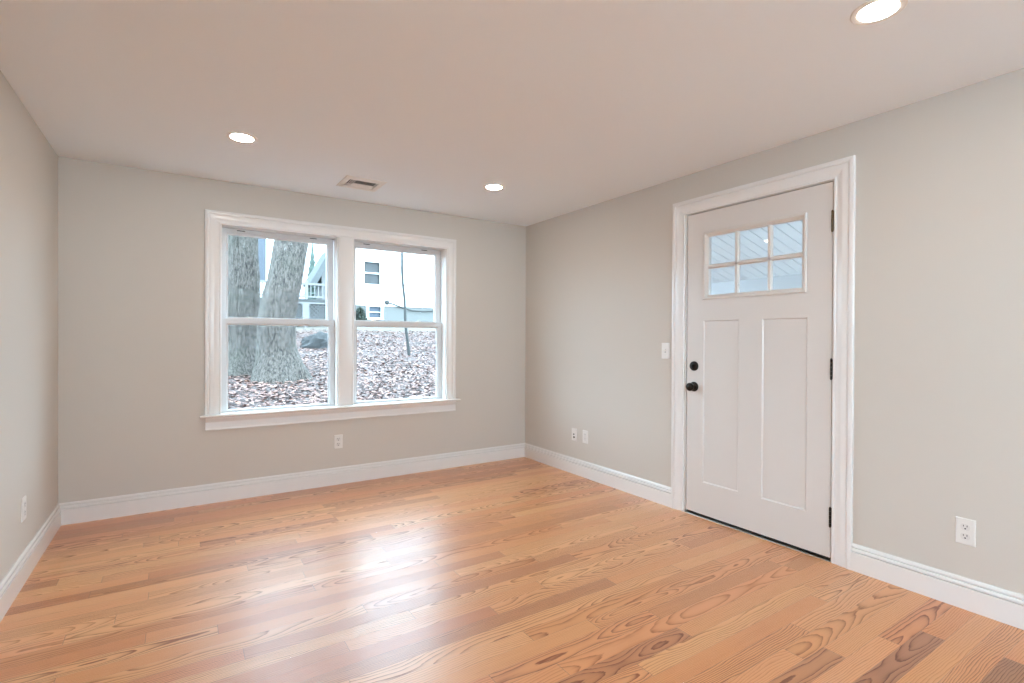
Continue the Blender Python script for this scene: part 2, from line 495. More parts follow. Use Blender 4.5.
# --- floor: oak strip boards along x
def build_floor():
    rnd = random.Random(11)
    PW = 0.0826
    y0 = 0.78
    k0 = math.floor((B - y0) / PW)
    k1 = math.ceil((D - y0) / PW)
    # joints seen in the photograph: row -> [(x, tone left, tone right, ring left, ring right)]
    fixed = {0: [(2.635, 0.86, 0.50, 'c', 'p')], 1: [(2.44, 0.22, 0.52, 'p', 'w')], 2: [(2.163, 0.72, 0.34, 'c', 'p')],
             3: [(2.02, 0.30, 0.48, 'p', 'f')], -1: [(0.9, 0.3, 0.26, 's', 's')], -3: [(2.69, 0.92, 0.4, 's', 'p')],
             -2: [(1.5, .4, .40, 's', 's')], 4: [(0.75, .3, .44, 'p', 's')], 5: [(1.15, .4, .46, 'f', 'p')],
             6: [(0.55, .5, .30, 'p', 'c')], 7: [(1.78, 0.72, 0.36, 'c', 'p')], 8: [(1.2, .33, .36, 'p', 'f')],
             9: [(0.95, .4, .42, 'p', 'c')], 10: [(1.5, .36, .4, 'p', 'f')], 13: [(1.84, 0.66, 0.38, 's', 'p')],
             14: [(1.195, 0.62, 0.33, 'p', 'f')], 17: [(1.87, 0.68, 0.42, 'p', 'f')], 20: [(1.55, .6, .3, 'p', 'p')],
             23: [(2.69, 0.62, 0.38, 'p', 'f')], 25: [(1.0, .34, .6, 's', 'p')], 29: [(-0.13, .3, .6, 'p', 'p')],
             33: [(0.9, .62, .36, 'c', 'p')], 36: [(1.70, 0.68, 0.33, 'p', 'p')], 39: [(1.81, .38, .68, 'p', 'p')],
             40: [(-.03, .66, .4, 'p', 'p')], 42: [(0.6, .45, .62, 'p', 'p')]}
    verts, faces, attrs, uvs, ends = [], [], [], [], []

    def kindvals(kd):
        if kd == 's':     # straight grain
            return rnd.choice((-1, 1)) * rnd.uniform(0.10, 0.16), rnd.uniform(0.02, 0.06), rnd.uniform(0.0075, 0.010), rnd.uniform(0.75, 0.95)
        if kd == 'c':     # cathedral
            return rnd.uniform(-0.015, 0.015), rnd.uniform(0.03, 0.07), rnd.uniform(0.0058, 0.0085), rnd.uniform(0.8, 1.0)
        if kd == 'w':     # swirls
            return rnd.uniform(-0.02, 0.02), rnd.uniform(-0.01, 0.01), 0.011, 0.9
        if kd == 'f':     # faint cathedral
            return rnd.uniform(-0.05, 0.05), rnd.uniform(0.03, 0.09), rnd.uniform(0.0065, 0.010), rnd.uniform(0.4, 0.65)
        return rnd.choice((-1, 1)) * rnd.uniform(0.07, 0.2), rnd.uniform(0.03, 0.12), rnd.uniform(0.006, 0.010), rnd.uniform(0.25, 0.42)

    def board(k, xa, xb, tone, kd):
        ya, yb = y0 + k * PW, y0 + (k + 1) * PW
        yc = (ya + yb) / 2
        ya, yb = max(ya, B), min(yb, D)
        if yb - ya < 1e-4:
            return
        i = len(verts)
        verts.extend([(xa, ya, 0), (xb, ya, 0), (xb, yb, 0), (xa, yb, 0)])
        faces.append((i, i + 1, i + 2, i + 3))
        lat, dep, spc, con = kindvals(kd)
        attrs.append((tone, min(1, max(0, rnd.gauss(0.5, 0.3))), rnd.random(), lat, dep, spc, con))
        uvs.extend([(xa, ya - yc), (xb, ya - yc), (xb, yb - yc), (xa, yb - yc)])
        ln = xb - xa
        ends.extend([(0, ln), (ln, 0), (ln, 0), (0, ln)])

    def rtone():
        t = rnd.random()
        return rnd.uniform(0.14, 0.42) if t < 0.74 else (rnd.uniform(0.46, 0.60) if t < 0.93 else rnd.uniform(0.54, 0.66))
    for k in range(k0, k1 + 1):
        fx = fixed.get(k)
        if fx:
            cuts = [(q[0], q) for q in fx]
        else:
            cuts = [(L + rnd.uniform(0.2, 1.6), None)]
        x = cuts[0][0]
        lst = [x]
        q = x
        while q > L + 0.35:
            q -= rnd.uniform(0.55, 1.75); lst.insert(0, q)
        q = x
        while q < R - 0.35:
            q += rnd.uniform(0.75, 1.75); lst.append(q)
        lst = [L - 1] + [q for q in lst if L + 0.06 < q < R - 0.06] + [R + 1]
        for a, b in zip(lst[:-1], lst[1:]):
            tone, kd = rtone(), rnd.choice('pppfffscc')
            if fx:
                if abs(b - fx[0][0]) < 1e-6: tone, kd = fx[0][1], fx[0][3]
                if abs(a - fx[0][0]) < 1e-6: tone, kd = fx[0][2], fx[0][4]
            board(k, max(a, L), min(b, R), tone, kd)
    me = bpy.data.meshes.new('floor')
    me.from_pydata(verts, [], faces)
    for j, nm in enumerate(('tone', 'hue', 'seed', 'lat', 'dep', 'spc', 'con')):
        a = me.attributes.new(nm, 'FLOAT', 'FACE')
        a.data.foreach_set('value', [q[j] for q in attrs])
    for nm, dat in (('plank', uvs), ('ends', ends)):
        ul = me.uv_layers.new(name=nm)
        ul.data.foreach_set('uv', [c for q in dat for c in q])
    me.materials.append(M_FLOOR)
    o = bpy.data.objects.new('floor', me)
    COL.objects.link(o)
    return tag(o, 'glossy natural oak strip floor', 'floor', kind=HAS)


build_floor()

# --- baseboards
BASE = [(0.0, 0.0), (0.0165, 0.0), (0.0165, 0.0990), (0.0155, 0.1000), (0.0035, 0.1010), (0.0035, 0.1065), (0.0155, 0.1075), (0.0160, 0.1090),
        (0.0125, 0.1200), (0.0110, 0.1212), (0.0020, 0.1218), (0.0020, 0.1275), (0.0105, 0.1283), (0.0108, 0.1300), (0.0075, 0.1390), (0.0045, 0.1430), (0.0, 0.1430)]


def baseboard(name, p0, p1, inward, ext0=0.0, ext1=0.0, label=''):
    """run from p0 to p1 on the wall face; ext: mitre sign at each end (-1 shortens with thickness)"""
    p0, p1 = Vector(p0), Vector(p1)
    d = (p1 - p0).normalized(); n = Vector(inward)
    rings = []
    for p, e, s in ((p0, ext0, 1), (p1, ext1, -1)):
        rings.append([p + n * t + Vector((0, 0, z)) + d * s * t * e for t, z in BASE])
    return tag(MB().loft(rings).build(name, M_TRIM, smooth=28), label, 'baseboard', kind=HAS)


baseboard('baseboard_back', (L, D, 0), (R, D, 0), (0, -1, 0), 1, 1, 'white baseboard under the window wall')
baseboard('baseboard_left', (L, -1.01, 0), (L, D, 0), (1, 0, 0), 0, 1, 'white baseboard along the left wall')
baseboard('baseboard_left', (L, B, 0), (L, -2.79, 0), (1, 0, 0), 1, 0, 'white baseboard behind the viewer on the left')
baseboard('baseboard_right', (R, 2.490, 0), (R, D, 0), (-1, 0, 0), 0, 1, 'white baseboard between the door casing and the far corner')
baseboard('baseboard_right', (R, B, 0), (R, 1.300, 0), (-1, 0, 0), 1, 0, 'white baseboard under the near wall outlet')

# ================================================================ casings
# (offset outward from inner edge as fraction of width, thickness)
CAS = [(0.0, 0.0), (0.0, 0.0095), (0.02, 0.0115), (0.06, 0.0118), (0.10, 0.0105), (0.12, 0.0080), (0.15, 0.0080),
       (0.22, 0.0088), (0.32, 0.0110), (0.40, 0.0140), (0.45, 0.0150), (0.50, 0.0152), (0.58, 0.01505), (0.66, 0.0147), (0.69, 0.0142),
       (0.705, 0.0125), (0.735, 0.0125), (0.75, 0.0165), (0.78, 0.0188), (0.83, 0.0194), (0.93, 0.0192), (0.98, 0.0178), (1.0, 0.0155), (1.0, 0.0)]


def casing_frame(parent, u0, u1, vb, vt, wl, wr, wt_, fn, m=M_TRIM):
    """two legs and a head, mitred; fn(u, v, t)"""
    MB().loft([[fn(u0 - o * wl, vb, t) for o, t in CAS], [fn(u0 - o * wl, vt + o * wt_, t) for o, t in CAS]]).build('side_casing', m, parent, smooth=32)
    MB().loft([[fn(u1 + o * wr, vb, t) for o, t in CAS], [fn(u1 + o * wr, vt + o * wt_, t) for o, t in CAS]]).build('side_casing', m, parent, smooth=32)
    MB().loft([[fn(u0 - o * wl, vt + o * wt_, t) for o, t in CAS], [fn(u1 + o * wr, vt + o * wt_, t) for o, t in CAS]]).build('head_casing', m, parent, smooth=32)


# window trim
fw = lambda u, v, t: (u, D - t, v)
t1 = tag(empty('trim_1', (1.19, D, 0.6)), 'white moulded casing and stool around the double window', 'window trim', kind=HAS)
casing_frame(t1, 0.264, 2.121, 0.657, 2.073, 0.106, 0.096, 0.098, fw)
mz0, mz1 = 0.657, 2.073
mul = [(1.120, 0.0), (1.120, 0.010), (1.123, 0.012), (1.131, 0.012), (1.134, 0.0095), (1.137, 0.009), (1.231, 0.009), (1.234, 0.0095),
       (1.237, 0.012), (1.245, 0.012), (1.248, 0.010), (1.248, 0.0)]
MB().loft([[fw(u, mz0, t) for u, t in mul], [fw(u, mz1, t) for u, t in mul]]).build('mullion_casing', M_TRIM, t1, smooth=32)
# stool with a rounded nose
sp = [(-0.062, 0.641), (-0.0655, 0.645), (-0.0655, 0.652), (-0.062, 0.656), (-0.055, 0.657), (0.0, 0.657), (0.0, 0.638), (-0.055, 0.638)]
MB().loft([[(0.127, D + y, z) for y, z in sp], [(2.243, D + y, z) for y, z in sp]]).build('stool', M_TRIM, t1, smooth=40)
MB().box((0.268, D - 0.002, 0.641), (1.114, D + 0.10, 0.6568)).build('stool', M_TRIM, t1)
MB().box((1.255, D - 0.002, 0.641), (2.110, D + 0.10, 0.6568)).build('stool', M_TRIM, t1)
ap = [(0.638, 0.0), (0.638, 0.030), (0.632, 0.031), (0.626, 0.0295), (0.612, 0.020), (0.602, 0.0135), (0.597, 0.0125), (0.594, 0.0140), (0.556, 0.0160), (0.553, 0.0175), (0.550, 0.0205), (0.544, 0.0215), (0.540, 0.0200), (0.539, 0.0)]
MB().loft([[fw(0.163, z, t) for z, t in ap], [fw(2.215, z, t) for z, t in ap]]).build('apron', M_TRIM, t1, smooth=32)


# ================================================================ windows
def rect_frame(mb, x0, x1, z0, z1, l, r, b, t, y0, y1):
    mb.box((x0, y0, z0), (x0 + l, y1, z1)); mb.box((x1 - r, y0, z0), (x1, y1, z1))
    mb.box((x0 + l, y0, z0), (x1 - r, y1, z0 + b)); mb.box((x0 + l, y0, z1 - t), (x1 - r, y1, z1))
    return mb


def rect_ring(mb, outer, inner, fo, fi):
    """bevelled picture-frame ring; outer/inner = (u0,u1,v0,v1); fo/fi lists of functions building closed section"""
    return mb


def sash(parent, name, x0, x1, z0, z1, l, r, b, t, yf, thick=0.034):
    """one sash: bevelled stiles and rails as a mitred ring, a pane set behind"""
    xi0, xi1, zi0, zi1 = x0 + l, x1 - r, z0 + b, z1 - t
    bev = 0.007
    prof = [(0.0, 0.002), (0.0, thick), (1.0, thick), (1.0, 0.012), (0.86, 0.0105), (0.80, 0.002), (0.74, 0.0), (0.06, 0.0)]
    mb = MB()
    corners = [((x0, z0), (xi0, zi0)), ((x1, z0), (xi1, zi0)), ((x1, z1), (xi1, zi1)), ((x0, z1), (xi0, zi1))]
    rings = []
    for (ox, oz), (ix, iz) in corners:
        rings.append([(ox + (ix - ox) * q, yf + d, oz + (iz - oz) * q) for q, d in prof])
    n = len(prof)
    for rg in rings:
        mb.v += rg
    for i in range(4):
        j = (i + 1) % 4
        for k in range(n):
            k2 = (k + 1) % n
            mb.f.append((i * n + k, i * n + k2, j * n + k2, j * n + k))
    s = mb.build(name, M_VINYL, parent, smooth=30)
    g = MB().box((xi0 - 0.006, yf + 0.013, zi0 - 0.006), (xi1 + 0.006, yf + 0.017, zi1 + 0.006)).build('glass_pane', M_GLASS, s)
    return s


def window(name, xc0, xc1, label):
    w = tag(empty(name, ((xc0 + xc1) / 2, D, 0.657)), label, 'window', kind=HAS)
    # jamb liner: four boards set in the wall opening
    mb = MB()
    jz0, jz1 = 0.640, 2.080
    mb.box((xc0 - 0.006, D + 0.001, jz0), (xc0 + 0.006, D + 0.150, jz1))
    mb.box((xc1 - 0.008, D + 0.001, jz0), (xc1 + 0.006, D + 0.150, jz1))
    mb.box((xc0 + 0.006, D + 0.001, 2.075), (xc1 - 0.008, D + 0.150, jz1))
    mb.box((xc0 + 0.006, D + 0.100, jz0), (xc1 - 0.008, D + 0.150, 0.655))
    # parting stops beside the sashes
    mb.box((xc0 + 0.006, D + 0.060, 0.657), (xc0 + 0.0085, D + 0.071, 2.075))
    mb.box((xc1 - 0.0105, D + 0.060, 0.657), (xc1 - 0.008, D + 0.071, 2.075))
    mb.build('jamb', M_TRIM, w)
    x0, x1 = xc0 + 0.0075, xc1 - 0.0105
    up = sash(w, 'upper_sash', x0 + .001, x1 - 0.003, 1.336, 2.0735, 0.046, 0.056, 0.052, 0.051, D + 0.110, 0.030)
    lo = sash(w, 'lower_sash', x0, x1, 0.6572, 1.379, 0.046, 0.050, 0.019, 0.053, D + 0.073, 0.030)
    for q in (0.22, 0.72):
        cx = x0 + (x1 - x0) * q
        k = MB().box((cx - 0.032, D + 0.076, 1.3785), (cx + 0.032, D + 0.101, 1.384))
        k.lathe((cx, D + 0.088, 1.384), (0, 0, 1), [(0.011, 0), (0.011, 0.004), (0.008, 0.008), (0.0, 0.0085)], 14)
        k.box((cx - 0.004, D + 0.080, 1.3845), (cx + 0.026, D + 0.087, 1.3905))
        k.build('sash_lock', M_PLATE, lo)
    # tilt latches on the upper sash's top rail
    for q in (0.16, 0.80):
        cx = x0 + (x1 - x0) * q
        MB().box((cx - 0.028, D + 0.1055, 2.0575), (cx + 0.028, D + 0.110, 2.0630)).build('vent_stop', M_CABLE, up)
    return w


window('window_1', 0.264, 1.121, 'left double-hung window showing the big tree trunks')
window('window_2', 1.248, 2.121, 'right double-hung window showing the white house')
# post between the two units
MB().box((1.127, D + 0.001, 0.640), (1.242, D + 0.15, 2.080)).build('mullion_post', M_TRIM, t1)

# unseen glazed door, added behind the viewer to brighten the room
t3 = tag(empty('added_trim', (L, -1.6, 0)), 'white moulded casing around the added glazed door behind the viewer', 'door trim', kind=HAS)
casing_frame(t3, LEFT[0], LEFT[1], 0.0, LEFT[3], 0.09, 0.09, 0.09, lambda u, v, t: (L + t, u, v))
pd = tag(empty('added_door', (L, -1.6, 0)), 'white glazed door added unseen behind the viewer to let in light', 'door', kind=HAS)
for a, b, xo in ((LEFT[0], -1.87, 0.03), (-1.93, LEFT[1], 0.075)):
    mb = MB()
    x0, x1 = L - xo - .04, L - xo
    mb.box((x0, a + .002, .022), (x1, a + .072, 2.118)); mb.box((x0, b - .072, .022), (x1, b - .002, 2.118))
    mb.box((x0, a + .072, .022), (x1, b - .072, .14)); mb.box((x0, a + .072, 2.05), (x1, b - .072, 2.118))
    pf = mb.build('door_leaf', M_VINYL, pd)
    MB().box((L - xo - .024, a + .062, 0.13), (L - xo - .018, b - .062, 2.06)).build('glass_pane', M_GLASS, pf)

# unseen wide glazing, added to bring daylight onto the ceiling
gz_ = tag(empty('added_window', (1.19, B, 0)), 'wide white-framed glazing added unseen behind the viewer to let in light', 'window', kind=HAS)
casing_frame(gz_, REAR[0], REAR[1], REAR[2], REAR[3], 0.085, 0.085, 0.085, lambda u, v, t: (u, B + t, v))
MB().box((REAR[0] - .11, B - .04, REAR[2] - .02), (REAR[1] + .11, B + .06, REAR[2])).build('stool', M_TRIM, gz_)
baseboard('baseboard_rear', (L, B, 0), (R, B, 0), (0, 1, 0), 1, 1, 'white baseboard behind the viewer')
for k in range(3):
    a = REAR[0] + (REAR[1] - REAR[0]) * k / 3; b = REAR[0] + (REAR[1] - REAR[0]) * (k + 1) / 3
    pf = rect_frame(MB(), a + .002, b - .002, REAR[2] + .002, REAR[3] - .002, .05, .05, .05, .05, B - .10, B - .05).build('sash', M_VINYL, gz_)
    MB().box((a + .045, B - .078, REAR[2] + .045), (b - .045, B - .072, REAR[3] - .045)).build('glass_pane', M_GLASS, pf)

# ================================================================ door
fd = lambda u, v, t: (R - t, u, v)
t2 = tag(empty('trim_2', (R, 1.89, 0)), 'white moulded casing around the entry door', 'door trim', kind=HAS)
casing_frame(t2, 1.3975, 2.391, 0.0, 2.1165, 0.102, 0.103, 0.101, fd)
dr = tag(empty('door_1', (R, 1.89, 0)), 'white craftsman entry door with six small panes and black hardware', 'door', kind=HAS)
mb = MB()
mb.box((R + 0.001, 1.386, 0.0), (R + 0.150, 1.4055, 2.130))
mb.box((R + 0.001, 2.3800, 0.0), (R + 0.150, 2.392, 2.130))
mb.box((R + 0.001, 1.4055, 2.1140), (R + 0.150, 2.3800, 2.130))
mb.box((R + 0.052, 1.4055, 0.02), (R + 0.064, 1.4150, 2.1140))
mb.box((R + 0.052, 2.3670, 0.02), (R + 0.064, 2.3800, 2.1140))
mb.box((R + 0.052, 1.4150, 2.1010), (R + 0.064, 2.3670, 2.1140))
mb.build('door_jamb', M_TRIM, dr)
# slab: grid with a through hole for the lite and two recessed flat panels
SY0, SY1, SZ0, SZ1 = 1.4095, 2.3715, 0.0205, 2.1075
LITE = (1.560, 2.210, 1.523, 1.945)
PANELS = [(1.542, 1.814, 0.243, 1.361), (1.971, 2.239, 0.243, 1.361)]
SF = 0.002
slab_mb = MB()
us = sorted({SY0, SY1, *LITE[:2], *[q for p_ in PANELS for q in p_[:2]]})
vs = sorted({SZ0, SZ1, *LITE[2:], *PANELS[0][2:]})
fs = lambda u, v, d: (R + SF + d, u, v)
idx = {}


def SV(u, v, d):
    k = (round(u, 5), round(v, 5), round(d, 5))
    if k not in idx:
        idx[k] = len(slab_mb.v); slab_mb.v.append(fs(u, v, d))
    return idx[k]


def inside(u, v, h):
    return h[0] < u < h[1] and h[2] < v < h[3]


for i in range(len(us) - 1):
    for j in range(len(vs) - 1):
        u, v = (us[i] + us[i + 1]) / 2, (vs[j] + vs[j + 1]) / 2
        q = [(us[i], vs[j]), (us[i + 1], vs[j]), (us[i + 1], vs[j + 1]), (us[i], vs[j + 1])]
        if not inside(u, v, LITE):
            slab_mb.f.append(tuple(SV(a, b, 0.044) for a, b in q))
            if not any(inside(u, v, h) for h in PANELS):
                slab_mb.f.append(tuple(SV(a, b, 0) for a, b in q))
for (a0, a1, b0, b1) in PANELS:
    ins, dp = 0.0075, 0.0085
    o4 = [(a0, b0), (a1, b0), (a1, b1), (a0, b1)]
    i4 = [(a0 + ins, b0 + ins), (a1 - ins, b0 + ins), (a1 - ins, b1 - ins), (a0 + ins, b1 - ins)]
    # split the outer edge exactly where the grid splits it (none inside a panel)
    for k in range(4):
        k2 = (k + 1) % 4
        slab_mb.f.append((SV(*o4[k], 0), SV(*o4[k2], 0), SV(*i4[k2], dp), SV(*i4[k], dp)))
    slab_mb.f.append(tuple(SV(*q, dp) for q in i4))
def edge_strip(pts):
    for a, b in zip(pts[:-1], pts[1:]):
        slab_mb.f.append((SV(*a, 0), SV(*b, 0), SV(*b, 0.044), SV(*a, 0.044)))
edge_strip([(u, SZ0) for u in us]); edge_strip([(u, SZ1) for u in us])
edge_strip([(SY0, v) for v in vs]); edge_strip([(SY1, v) for v in vs])
lu = [u for u in us if LITE[0] <= u <= LITE[1]]
edge_strip([(u, LITE[2]) for u in lu]); edge_strip([(u, LITE[3]) for u in lu])
edge_strip([(LITE[0], LITE[2]), (LITE[0], LITE[3])]); edge_strip([(LITE[1], LITE[2]), (LITE[1], LITE[3])])
slab = slab_mb.build('door_slab', M_DOOR, dr)
# lite frame: bevelled ring standing proud, plus muntin bars
LO = (1.547, 2.238, 1.504, 1.966)
LI = (1.573, 2.199, 1.535, 1.932)
prof = [(0.0, -0.0005), (0.0, -0.009), (0.10, -0.0115), (0.42, -0.0115), (0.55, -0.008), (1.0, -0.001), (1.0, 0.026), (0.52, 0.026)]
mb = MB(); n = len(prof)
for (ou, ov), (iu, iv) in (((LO[0], LO[2]), (LI[0], LI[2])), ((LO[1], LO[2]), (LI[1], LI[2])), ((LO[1], LO[3]), (LI[1], LI[3])), ((LO[0], LO[3]), (LI[0], LI[3]))):
    mb.v += [fs(ou + (iu - ou) * q, ov + (iv - ov) * q, d) for q, d in prof]
for i in range(4):
    j = (i + 1) % 4
    for k in range(n):
        mb.f.append((i * n + k, i * n + (k + 1) % n, j * n + (k + 1) % n, j * n + k))
lf = mb.build('lite_frame', M_LITE, slab, smooth=25)
def muntin(pa, pb, vertical):
    w = 0.0145
    sec = [(-w, 0.016), (-w, 0.004), (-0.55 * w, -0.006), (0.55 * w, -0.006), (w, 0.004), (w, 0.016)]
    if vertical:
        r = [[fs(pa[0] + q, z, d) for q, d in sec] for z in (pa[1], pb[1])]
    else:
        r = [[fs(y, pa[1] + q, d) for q, d in sec] for y in (pa[0], pb[0])]
    MB().loft(r).build('muntin', M_LITE, slab)
for y in (1.770, 1.991):
    muntin((y, LI[2] - .003), (y, LI[3] + .003), True)
muntin((LI[0] - .003, 1.727), (LI[1] + .003, 1.727), False)
# insulated glass: two sheets a hair out of parallel
for d0, tilt in ((0.0165, 0.0), (0.0235, 0.0022)):
    z0, z1 = LI[2] - 0.004, LI[3] + 0.004
    k = tilt * (z1 - z0)
    mb = MB()
    y0_, y1_ = LI[0] - .004, LI[1] + .004
    mb.add([fs(y0_, z0, d0), fs(y1_, z0, d0), fs(y1_, z1, d0 + k), fs(y0_, z1, d0 + k),
            fs(y0_, z0, d0 + .003), fs(y1_, z0, d0 + .003), fs(y1_, z1, d0 + k + .003), fs(y0_, z1, d0 + k + .003)],
           [(0, 1, 2, 3), (4, 7, 6, 5), (0, 4, 5, 1), (1, 5, 6, 2), (2, 6, 7, 3), (3, 7, 4, 0)])
    mb.build('glass_pane', M_DGLASS, slab)
# sweep and threshold
MB().box((R + 0.006, SY0 + .002, 0.0125), (R + 0.042, SY1 - .002, 0.0205)).build('door_sweep', M_RUBBER, slab)
th = [(R - 0.008, 0.0), (R - 0.006, 0.0045), (R + 0.010, 0.0060), (R + 0.03, 0.012), (R + 0.15, 0.012), (R + 0.16, 0.0)]
MB().loft([[(x, 1.4060, z) for x, z in th], [(x, 2.3795, z) for x, z in th]]).build('threshold', M_ALU, dr)
# knob and deadbolt
kb = MB().lathe((R + SF, 2.310, 0.900), (-1, 0, 0), [(0.034, -.001), (0.034, 0.006), (0.031, 0.0095), (0.018, 0.011), (0.0145, 0.013), (0.0135, 0.026),
     (0.018, 0.030), (0.0255, 0.036), (0.0285, 0.044), (0.0285, 0.052), (0.026, 0.058), (0.020, 0.061), (0.0, 0.0615)], 32).build('knob', M_BLACK, slab, smooth=40)
tag(kb, 'round black door knob')
MB().box((R + SF - 0.066, 2.3075, 0.892), (R + SF - 0.061, 2.3125, 0.908)).build('turn_button', M_BLACK, kb, bevel=0.001)
db = MB().lathe((R + SF, 2.310, 1.044), (-1, 0, 0), [(0.0335, -.001), (0.0335, 0.008), (0.0305, 0.0135), (0.027, 0.0150), (0.0, 0.0155)], 32).build('deadbolt', M_BLACK, slab, smooth=40)
tag(db, 'round black deadbolt')
MB().box((R + SF - 0.030, 2.3055, 1.030), (R + SF - 0.0145, 2.3145, 1.058)).build('thumb_turn', M_BLACK, db, bevel=0.002)
# hinges
for z0, z1, mm_ in ((1.831, 1.947, M_HINGE), (1.012, 1.126, M_BLACK), (0.194, 0.302, M_BLACK)):
    mb = MB(); n = 5; hh = (z1 - z0)
    for i in range(n):
        a = z0 + hh * i / n + 0.0006; b = z0 + hh * (i + 1) / n - 0.0006
        mb.lathe((R - 0.0050, 1.4078, a), (0, 0, 1), [(0.0, 0), (0.0055, 0.0003), (0.0060, 0.001), (0.0060, b - a - 0.001), (0.0055, b - a - 0.0003), (0.0, b - a)], 14)
    mb.lathe((R - 0.0050, 1.4078, z0 - 0.004), (0, 0, 1), [(0.0, 0), (0.0042, 0.0015), (0.0042, 0.004), (0.002, 0.0045), (0.002, hh + 0.0035), (0.0042, hh + 0.004), (0.0042, hh + 0.0065), (0.0, hh + 0.008)], 12)
    mb.box((R - 0.001, 1.4098, z0 + .003), (R + 0.0022, 1.4115, z1 - .003))
    mb.box((R - 0.001, 1.4030, z0 + .003), (R + 0.0012, 1.4055, z1 - .003))
    tag(mb.build('hinge', mm_, dr, smooth=35), 'dark bronze butt hinge')


# ================================================================ wall plates
def frame_for(pos, side):
    """local (a = along wall, z, t = out of wall) -> world"""
    px, py, pz = pos
    if side == 'back':
        return lambda a, z, t: (px + a, D - t, pz + z)
    if side == 'right':
        return lambda a, z, t: (R - t, py + a, pz + z)
    return lambda a, z, t: (L + t, py + a, pz + z)


def plate_mesh(f, w, h, holes=()):
    mb = MB()
    p4 = lambda s, t: [f(-w / 2 + s, -h / 2 + s, t), f(w / 2 - s, -h / 2 + s, t), f(w / 2 - s, h / 2 - s, t), f(-w / 2 + s, h / 2 - s, t)]
    mb.loft([p4(0, 0.0002), p4(0, 0.0035), p4(0.0035, 0.0062)])
    return mb


def lbox(mb, f, a0, a1, z0, z1, t0, t1):
    vs_ = [f(a, z, t) for t in (t0, t1) for a, z in ((a0, z0), (a1, z0), (a1, z1), (a0, z1))]
    return mb.add(vs_, [(0, 1, 2, 3), (4, 7, 6, 5), (0, 4, 5, 1), (1, 5, 6, 2), (2, 6, 7, 3), (3, 7, 4, 0)])


def disc(mb, f, ca, cz, r, t0, t1, seg=20, flat=None):
    rg = []
    for t in (t0, t1):
        ring = []
        for i in range(seg):
            a = r * math.cos(2 * math.pi * i / seg); z = r * math.sin(2 * math.pi * i / seg)
            if flat: z = max(-flat, min(flat, z))
            ring.append(f(ca + a, cz + z, t))
        rg.append(ring)
    return mb.loft(rg)


def duplex(pos, side, w, h, label):
    f = frame_for(pos, side)
    base = f(0, -h / 2, 0)
    e = tag(empty('wall_outlet', base), label, 'outlet')
    plate_mesh(f, w, h).build('cover_plate', M_PLATE, e)
    for cz in (0.0215, -0.0215):
        r = disc(MB(), f, 0, cz, 0.0182, 0.0055, 0.0078, 24, 0.0148).build('receptacle', M_RECEP, e)
        sl = MB()
        lbox(sl, f, -0.0078, -0.0052, cz + 0.000, cz + 0.0092, 0.0070, 0.0081)
        lbox(sl, f, 0.0052, 0.0078, cz + 0.001, cz + 0.0085, 0.0070, 0.0081)
        disc(sl, f, 0, cz - 0.0075, 0.0033, 0.0070, 0.0081, 12)
        sl.build('slot', M_SLOT, r)
    disc(MB(), f, 0, 0, 0.0028, 0.0060, 0.0070, 12).build('screw', M_PLATE, e)
    return e


duplex((1.123, 0, 0.3575), 'back', 0.070, 0.115, 'white duplex outlet on the back wall under the window')
duplex((0, 0.826, 0.354), 'right', 0.072, 0.121, 'white duplex outlet low on the right wall, near side of the door')
duplex((0, 3.505, 0.3595), 'left', 0.078, 0.117, 'white duplex outlet on the left wall, seen edge on')
# jack plate
f = frame_for((0, 3.601, 0.3565), 'right')
e = tag(empty('jack_plate', f(0, -.057, 0)), 'white jack plate with two dark ports, nearer the far corner', 'wall plate')
plate_mesh(f, 0.071, 0.114).build('cover_plate', M_PLATE, e)
mb = MB(); disc(mb, f, 0, 0.004, 0.0062, 0.0058, 0.0066, 16); disc(mb, f, 0, 0.004, 0.0048, 0.0066, 0.013, 16)
mb.build('coax_port', M_BLACK, e)
mb = MB(); lbox(mb, f, -0.0105, 0.0105, -0.031, -0.016, 0.0058, 0.0068)
mb.build('network_port', M_SLOT, e)
# decorator style outlet
f = frame_for((0, 3.450, 0.360), 'right')
e = tag(empty('wall_outlet', f(0, -.057, 0)), 'white rectangular outlet right beside the jack plate', 'outlet')
plate_mesh(f, 0.070, 0.114).build('cover_plate', M_PLATE, e)
r = lbox(MB(), f, -0.0165, 0.0165, -0.0335, 0.0335, 0.0055, 0.0076).build('receptacle', M_RECEP, e)
for cz in (0.018, -0.018):
    for ca in (-0.0064, 0.0064):
        lbox(MB(), f, ca - 0.0008, ca + 0.0008, cz, cz + 0.0075, 0.0072, 0.0078).build('slot', M_CABLE, r)
# light switch
f = frame_for((0, 2.560, 1.1445), 'right')
e = tag(empty('light_switch', f(0, -.06, 0)), 'white toggle light switch beside the door casing', 'switch')
plate_mesh(f, 0.073, 0.118).build('cover_plate', M_PLATE, e)
lbox(MB(), f, -0.006, 0.006, -0.0125, 0.0125, 0.0058, 0.0068).build('toggle_slot', M_STEEL, e)
mb = MB()
mb.loft([[f(-0.0045, -0.006, 0.006), f(0.0045, -0.006, 0.006), f(0.0045, 0.007, 0.006), f(-0.0045, 0.007, 0.006)],
         [f(-0.0038, 0.006, 0.0185), f(0.0038, 0.006, 0.0185), f(0.0038, 0.012, 0.0175), f(-0.0038, 0.012, 0.0175)]])
mb.build('toggle', M_PLATE, e)
for z in (0.030, -0.030):
    disc(MB(), f, 0, z, 0.0028, 0.0060, 0.0068, 12).build('screw', M_PLATE, e)


